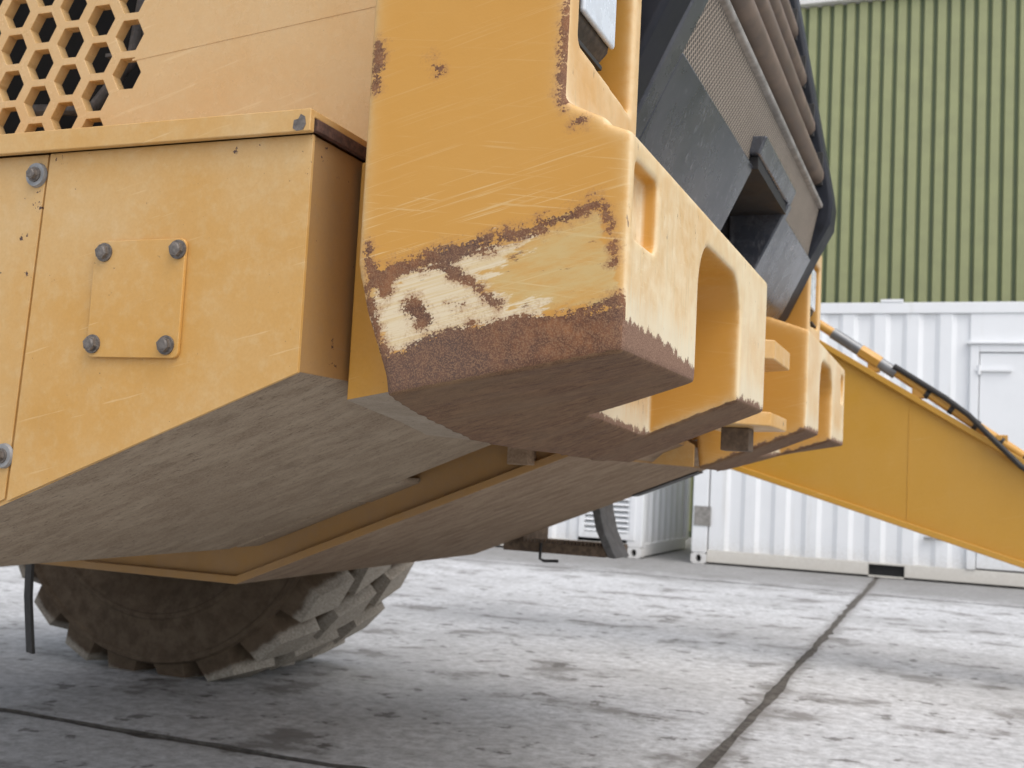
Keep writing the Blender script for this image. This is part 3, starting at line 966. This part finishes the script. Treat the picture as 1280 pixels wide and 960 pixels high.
# side tank box
BXR = -.856
def zu(x): return 1.052 + .416 * (x - BXR)
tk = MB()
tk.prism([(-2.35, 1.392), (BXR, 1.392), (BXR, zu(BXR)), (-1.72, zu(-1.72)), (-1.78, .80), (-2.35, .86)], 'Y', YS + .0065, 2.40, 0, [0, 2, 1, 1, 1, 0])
make('tank_box', tk, ['paint', 'dust', 'rust_shade_paint'], loader, bevel=.002)  # rear face browned: shade of the counterweight gap put into its colour
tk = MB()
tk.prism([(-1.336, 1.391), (BXR + .002, 1.391), (BXR + .002, zu(BXR) - .001), (-1.365, zu(-1.365) + .002)], 'Y', YS, YS + .006)
make('side_plate', tk, 'paint', loader, bevel=.0006)
tk = MB()
tk.prism([(-2.35, 1.391), (-1.343, 1.391), (-1.373, zu(-1.373) + .008), (-1.72, zu(-1.72) + .008), (-1.78, .81), (-2.35, .87)], 'Y', YS + .0025, YS + .006)
make('side_plate', tk, 'paint', loader, bevel=.001)
wp = MB(); wp.prism([(-1.38, zu(-1.38) - .004), (-1.24, zu(-1.24) - .004), (-1.24, zu(-1.24) + .01), (-1.38, zu(-1.38) + .01)], 'Y', 2.395, 2.52)
wp.prism([(-1.70, zu(-1.70) - .004), (-1.382, zu(-1.382) - .004), (-1.382, zu(-1.382) + .01), (-1.70, zu(-1.70) + .01)], 'Y', 2.395, 2.50)
make('underside_lip', wp, 'dust', loader, bevel=.006)
ld = MB(); ld.prism([(YS - .016, 1.391), (YS - .016, 1.424), (2.40, 1.424), (2.40, 1.413), (YS - .004, 1.413), (YS - .004, 1.391)], 'X', -2.35, -.850)
ld.box(-.856, -.846, YS - .002, 2.40, 1.394, 1.412, 1)
make('tank_lid', ld, ['paint', 'rust'], loader, bevel=.002)
ch = MB(); ch.prism([(-.878, 1.396), (-.872, 1.392), (-.861, 1.393), (-.857, 1.401), (-.859, 1.412), (-.866, 1.416), (-.870, 1.409), (-.877, 1.408)], 'Y', YS - .0168, YS - .0155)
make('scraped_patch', ch, 'bolt', loader)

ap = MB()
pts = rrect(-1.226, -1.056, 1.068, 1.246, .010, 4)
ap.prism(pts, 'Y', YS - .007, YS - .0005)
plate = make('access_plate', ap, 'paint', loader, bevel=.0015)
def bolt(parent, x, z, y0, r=.0115, name='bolt'):
    mb = MB()
    mb.cyl((x, y0, z), (x, y0 - .003, z), r * 1.25, n=20)
    mb.cyl((x, y0 - .003, z), (x, y0 - .010, z), r, r * .96, n=6)
    mb.cyl((x, y0 - .010, z), (x, y0 - .0115, z), r * .8, r * .6, n=12)
    return make(name, mb, 'bolt', parent, smooth=True, angle=30)
for x, z in ((-1.205, 1.228), (-1.068, 1.229), (-1.214, 1.088), (-1.077, 1.087)):
    bolt(plate, x, z, YS - .007)
for x, z in ((-1.361, 1.358), (-1.380, .912)):
    ws = MB(); ws.cyl((x, YS + .002, z), (x, YS - .004, z), .020, .0185, n=24)
    wo_ = make('washer', ws, 'grey', loader, smooth=True)
    bolt(wo_, x, z, YS - .004, .0095)

# mirrored tank on the right flank (its underside closes the far edge of the belly)
tk = MB(); tk.prism([(-2.35, 1.40), (BXR, 1.40), (BXR, zu(BXR) - .06), (-1.72, zu(-1.72) - .06), (-1.78, .76), (-2.35, .80)], 'Y', 3.2, 4.06, 0, [0, 0, 1, 1, 1, 0])
make('right_tank_box', tk, ['paint', 'belly'], loader, bevel=.004)

# belly pan between the tanks: side strip, bottom flange, underside
def zbel(x): return .60 + .416 * (x + 1.75) if x > -1.75 else .60
bl = MB()
bl.prism([(-3.4, 1.2), (-.72, 1.2), (-.72, zbel(-.72)), (-1.75, .602), (-3.4, .602)], 'Y', 2.505, 4.03, 0, [0, 0, 1, 1, 0])
make('belly_pan', bl, ['rust_shade_paint', 'belly'], loader)
fg = MB()
fg.prism([(-.84, zbel(-.84) + .015), (-.84, zbel(-.84) - .006), (-1.752, .594), (-3.4, .594), (-3.4, .616), (-1.757, .616)], 'Y', 2.485, 4.05, 0, [0, 1, 1, 0, 0, 0])
make('belly_flange', fg, ['rust_shade_paint', 'belly'], loader, bevel=.003)
rv = MB(); rv.prism([(-.985, .945), (-.93, .945), (-.94, 1.03), (-.985, 1.03)], 'Y', 2.44, 2.504)
make('mounting_block', rv, 'belly', loader, bevel=.003)
gs = MB()
gs.prism([(-1.10, zbel(-1.10) - .012), (-.86, zbel(-.86) - .012), (-.86, zbel(-.86) - .0065), (-1.10, zbel(-1.10) - .0065)], 'Y', 3.97, 4.07)
make('rubber_seal', gs, 'black', loader)

# rear frame, axle and front body that carry the parts (mostly out of view)
fr = MB(); fr.box(-5.6, -1.8, 2.45, 3.13, .80, 1.40)
make('chassis', fr, 'rust_shade_paint', loader, bevel=.01)
axl = MB(); axl.cyl((-3.14, 1.9, .86), (-3.14, 3.7, .86), .17, n=20); axl.cyl((-3.14, 2.5, .86), (-3.14, 3.08, .86), .28, n=24)
make('axle', axl, 'mud', loader, smooth=True)

# hood with honeycomb vent
HY = 1.60
hd = MB(); hd.box(-3.3, -.62, HY, HY + .022, 1.40, 2.66)
hex_cut = MB()
DX, DZ = .0712, .0735
def hexagon(cx, cz, r):
    return [(cx + r * math.cos(R(60 * k)) * .98, cz + r * math.sin(R(60 * k)) * 1.0) for k in range(6)]
cells = []
for i in range(14):
    for j in range(-2, 10):
        cx = -1.452 - i * DX
        cz = 1.632 + j * DZ + (.5 * DZ if i % 2 else 0)
        if cz < 1.43 or cz > 2.2: continue
        if i == 0 and j < 0: continue
        hex_cut.prism(hexagon(cx, cz, .0342), 'Y', HY - .1, HY + .1)
o = cut(hd, [hex_cut])
b = bmesh.new(); b.from_mesh(o.data)
me = bpy.data.meshes.new('hood_side'); b.to_mesh(me); b.free(); drop(o)
me.materials.clear(); me.materials.append(M['hood'])
hood = bpy.data.objects.new('hood_side', me); link(hood, loader, (0, 0, 0))
hood['label'] = 'yellow hood side with honeycomb vent holes'
md = hood.modifiers.new('bevel', 'BEVEL'); md.width = .0045; md.segments = 3; md.limit_method = 'ANGLE'; md.angle_limit = R(40)
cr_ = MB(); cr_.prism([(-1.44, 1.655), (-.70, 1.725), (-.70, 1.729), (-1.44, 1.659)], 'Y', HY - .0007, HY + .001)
make('hood_reflection_line', cr_, 'hood', loader)  # thin strip standing in for a reflected edge on the hood
hp = MB(); hp.prism([(-3.3, 2.66), (-.62, 2.66), (-.70, 2.74), (-3.2, 2.74)], 'Y', HY, 2 * YC - HY)
make('hood_top', hp, 'hood', loader, bevel=.02)
hp = MB(); hp.box(-3.3, -.62, 2 * YC - HY - .028, 2 * YC - HY, 1.40, 2.66)
make('hood_side', hp, 'hood', loader, bevel=.004)
hp = MB(); hp.box(-3.3, -3.27, HY + .03, 2 * YC - HY - .03, 1.40, 2.66)
make('hood_front', hp, 'hood', loader)
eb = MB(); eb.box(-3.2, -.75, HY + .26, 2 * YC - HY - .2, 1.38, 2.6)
make('dark_hood_fill', eb, 'dark', loader)  # black box added to darken the inside behind the vent holes
hs_ = MB()
hs_.tube([(-1.45, HY + .10, 1.50), (-1.47, HY + .11, 1.56), (-1.52, HY + .13, 1.60), (-1.60, HY + .18, 1.615)], .032, 12)
make('coolant_hose', hs_, 'greyhose', loader, smooth=True)
hs_ = MB()
hs_.tube([(-1.49, HY + .12, 1.70), (-1.50, HY + .11, 1.78), (-1.47, HY + .12, 1.9)], .02, 12)
hs_.box(-1.60, -1.48, HY + .10, HY + .12, 1.715, 1.722)
make('cable_conduit', hs_, 'greyhose', loader, smooth=True)
pp = MB(); pp.tube([(-1.9, HY + .2, 1.66), (-1.7, HY + .18, 1.64), (-1.62, HY + .2, 1.75), (-1.60, HY + .2, 1.9)], .013, 10)
make('fuel_line', pp, 'greyhose', loader, smooth=True)

# rear lamps in the tower pockets
def lamp(mirror):
    def my(v): return 2 * YC - v if mirror else v
    mb = MB()
    ya, yb = sorted((my(1.376), my(1.565)))
    mb.prism([(-.63, 1.537), (-.525, 1.537), (-.498, 1.566), (-.498, 1.725), (-.63, 1.725)], 'Y', ya, yb)
    lo = make('rear_lamp', mb, 'lampdirt', loader, bevel=.008)
    ya, yb = sorted((my(1.412), my(1.561)))
    ln = MB(); ln.box(-.4975, -.488, ya, yb, 1.570, 1.718)
    make('lens', ln, 'lens', lo, bevel=.005)
    br = MB(); br.box(-.62, -.488, min(my(1.372), my(1.50)), max(my(1.372), my(1.50)), 1.516, 1.523)
    make('lamp_bracket', br, 'black', lo, bevel=.001)
lamp(False); lamp(True)

# ---- rear grille door: section profile (x, z) swept across the machine
YG0, YG1 = 1.70, 3.88
gr = MB()
outer = [(-.545, 2.66), (-.40, 1.92), (-.393, 1.87), (-.398, 1.80), (-.452, 1.695), (-.545, 1.50), (-.58, 1.455), (-.70, 1.40), (-.72, 2.66)]
def band(mb, y0, y1, prof, mi=0): mb.prism(prof, 'Y', y0, y1, mi)
band(gr, YG0, 1.80, outer)
make('grille_frame', gr, 'blackplastic', loader, bevel=.012, seg=3)
gr = MB(); band(gr, 3.73, YG1, outer)
make('grille_frame', gr, 'blackplastic', loader, bevel=.014, seg=3)
inset = [(-.549, 2.66), (-.404, 1.92), (-.397, 1.87), (-.400, 1.80), (-.449, 1.695), (-.542, 1.50), (-.577, 1.452), (-.69, 1.40), (-.72, 2.66)]
gr = MB(); band(gr, 1.794, 1.868, inset)
make('screen_surround', gr, 'grille', loader, bevel=.010, seg=3)
lowprof = [(-.456, 1.678), (-.541, 1.50), (-.576, 1.450), (-.72, 1.40), (-.74, 1.678)]
lowp = MB(); band(lowp, 1.860, 2.60, lowprof)
make('lower_panel', lowp, 'grille', loader, bevel=.004)
lowp = MB(); band(lowp, 3.07, 3.728, lowprof)
make('lower_panel', lowp, 'grille', loader, bevel=.004)
lat = MB(); band(lat, 2.575, 3.10, [(-.422, 1.745), (-.440, 1.701), (-.53, 1.708), (-.52, 1.749)])
make('latch_hood', lat, 'grille', loader, bevel=.006)
lat = MB(); band(lat, 3.05, 3.098, [(-.433, 1.7015), (-.455, 1.655), (-.532, 1.50), (-.60, 1.50), (-.60, 1.7015)])
make('latch_side', lat, 'grille', loader, bevel=.006)
lb = MB(); lb.box(-.66, -.64, 2.56, 3.11, 1.40, 1.72)
make('latch_recess', lb, 'dark', loader)
lb = MB(); lb.box(-.639, -.445, 2.59, 3.058, 1.670, 1.6995)
make('recess_top', lb, 'dark', loader)
sc = MB()
band(sc, 1.869, 3.729, [(-.436, 1.845), (-.470, 1.676), (-.49, 1.676), (-.456, 1.845)])
make('perforated_screen', sc, 'screen', loader)
rg = MB()
band(rg, 1.869, 3.729, [(-.421, 1.861), (-.424, 1.849), (-.448, 1.844), (-.52, 1.855), (-.52, 1.872), (-.44, 1.868)])
make('ridge_rail', rg, 'sign', loader, bevel=.004)
bs = MB(); band(bs, 1.861, 3.729, [(-.60, 2.6), (-.58, 1.86), (-.62, 1.86), (-.64, 2.6)])
make('grille_back', bs, 'dark', loader)
# louvre bars: rounded blades
prof = []
for k in range(14):
    t = 2 * math.pi * k / 14
    px, pz = .066 * math.cos(t), .040 * math.sin(t)
    a = R(-52)
    prof.append((px * math.cos(a) - pz * math.sin(a), px * math.sin(a) + pz * math.cos(a)))
def barx(z): return -.400 - (z - 1.92) * (.145 / .74)
z0 = 1.985
lv = MB(); lv.prism([(barx(z0) - .060 + a, z0 + b_) for a, b_ in prof], 'Y', 1.862, 3.728)
lv0 = make('louvre_bar', lv, 'louvre', loader, smooth=True, angle=60)
for k in range(1, 4):
    z = z0 + .168 * k
    copy_part(lv0, loader, (barx(z) - barx(z0), 0, z - z0))
for k in range(4):
    z = z0 + .168 * k
    e = MB(); e.box(barx(z) - .10, barx(z) - .012, 3.722, 3.7285, z - .06, z + .055)
    make('bar_socket', e, 'black', loader, bevel=.004)

# right-hand boarding step seen under the belly
st = MB()
st.box(-1.63, -1.212, 4.05, 4.10, .622, .660)
st.box(-1.63, -1.212, 4.302, 4.35, .622, .660)
for k in range(12):
    x = -1.62 + k * .036
    st.box(x, x + .012, 4.10, 4.30, .640, .658)
step = make('boarding_step', st, 'mud', loader, bevel=.003)
tt = MB()
for k in range(28):
    x = -1.615 + k * .0148
    tt.prism([(x, .660), (x + .010, .660), (x + .007, .672), (x + .003, .672)], 'Y', 4.055, 4.095)
make('grip_teeth', tt, 'mud', step)
hk = MB(); hk.tube([(-1.47, 4.04, .66), (-1.47, 4.035, .60), (-1.455, 4.04, .592), (-1.40, 4.05, .595)], .006, 8)
make('hook', hk, 'black', step, smooth=True)
hg = MB()
path = [(-1.275, .92), (-1.258, .80), (-1.238, .72), (-1.205, .655), (-1.185, .622)]
P0 = [(x - .016, z) for x, z in path] + [(x + .016, z) for x, z in path[::-1]]
hg.prism(P0, 'Y', 4.045, 4.23)
make('step_hanger', hg, 'strapgrey', step, bevel=.004)
hb = MB(); hb.box(-1.63, -1.55, 4.06, 4.34, .64, .95)
make('step_bracket', hb, 'mud', step)

# rubber strap hanging in front of the tank
sp = MB()
pts = [(-2.205, 2.2, .80), (-2.195, 2.2, .66), (-2.19, 2.2, .55), (-2.175, 2.198, .47), (-2.162, 2.195, .412)]
n = len(pts)
for i in range(n - 1):
    (xa, ya, za), (xb, yb, zb_) = pts[i], pts[i + 1]
    sp.add([(xa, ya, za), (xa + .032, ya - .012, za), (xa + .032, ya - .002, za), (xa, ya + .010, za), (xb, yb, zb_), (xb + .032, yb - .012, zb_), (xb + .032, yb - .002, zb_), (xb, yb + .010, zb_)],
           [(0, 1, 5, 4), (1, 2, 6, 5), (2, 3, 7, 6), (3, 0, 4, 7)] + ([(0, 3, 2, 1)] if i == 0 else []) + ([(4, 5, 6, 7)] if i == n - 2 else []))
make('rubber_strap', sp, 'black', loader)

# ---- wheels
def tyre_mesh(cx, cy, cz):
    mb = MB()
    half = [(.33, .20), (.36, .265), (.42, .285), (.44, .300), (.455, .300), (.47, .288), (.55, .322), (.60, .338), (.606, .344), (.622, .344), (.63, .338), (.69, .334), (.735, .328), (.776, .324), (.785, .331), (.804, .331), (.813, .318), (.808, .29), (.79, .25), (.785, .15), (.785, 0)]
    prof = [(r, -yv) for r, yv in half] + [(r, yv) for r, yv in half[-2::-1]]
    mb.lathe(prof, (cx, cy, cz), 96)
    N = 22
    rnd = random.Random(3)
    def lug(t0, y0, y1, w_in, w_out, skew, r_out=.932, side=0, r_in=.775):
        vs = []
        for q, (r, w) in enumerate(((r_in, w_in), (r_out, w_out))):
            for sy in (0, 1):
                edge_side = (side < 0 and sy == 0) or (side > 0 and sy == 1)
                ins = (.030 if edge_side else .012) * q
                yy = (y0 + ins, y1 - ins)[sy]
                rr = r - (.016 if q and edge_side else 0) - (.03 if edge_side and not q else 0)
                tc = t0 + skew * (sy - .5)
                for e in (-1, 1):
                    t = tc + e * w / 2 / r
                    vs.append((cx + rr * math.cos(t), cy + yy, cz + rr * math.sin(t)))
        mb.add(vs, [(0, 1, 3, 2), (4, 6, 7, 5), (0, 4, 5, 1), (2, 3, 7, 6), (0, 2, 6, 4), (1, 5, 7, 3)])
    for k in range(N):
        t = 2 * math.pi * k / N
        j = rnd.uniform(-.008, .008)
        lug(t + j, -.327, -.133,   .195, .138, .08, side=-1, r_in=.775)
        lug(t + math.pi / N + .02 + j, -.094, .094, .195, .142, .12, r_in=.775)
        lug(t + .04 + j, .133, .327, .195, .138, .08, side=1, r_in=.775)
    # load flattens the contact patch
    mb.v = [(x, cy + (yv - cy) * 1.22, max(z, .001)) for x, yv, z in mb.v]
    return mb
def rim_mesh(cx, cy, cz, inside):
    mb = MB()
    s_ = inside
    mb.lathe([(.02, s_ * .05), (.10, s_ * .05), (.11, s_ * .02), (.17, s_ * .02), (.19, s_ * .06), (.26, s_ * .10), (.33, s_ * .12), (.345, s_ * .20), (.36, s_ * .255), (.40, s_ * .292), (.405, s_ * .275), (.36, s_ * .235), (.34, s_ * -.23), (.40, s_ * -.285)], (cx, cy, cz), 64)
    for k in range(12):
        t = 2 * math.pi * k / 12
        mb.cyl((cx + .225 * math.cos(t), cy + s_ * .06, cz + .225 * math.sin(t)), (cx + .225 * math.cos(t), cy + s_ * .115, cz + .225 * math.sin(t)), .022, n=6)
    return mb
WX, WZ = -3.12, .86
for cy_, inside in ((4.235, -1),):
    wh = bpy.data.objects.new('wheel', None); link(wh, loader, (WX, cy_, WZ))
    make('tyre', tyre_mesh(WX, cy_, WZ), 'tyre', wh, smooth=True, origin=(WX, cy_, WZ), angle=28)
    make('rim', rim_mesh(WX, cy_, WZ, inside), 'rim', wh, smooth=True, origin=(WX, cy_, WZ))
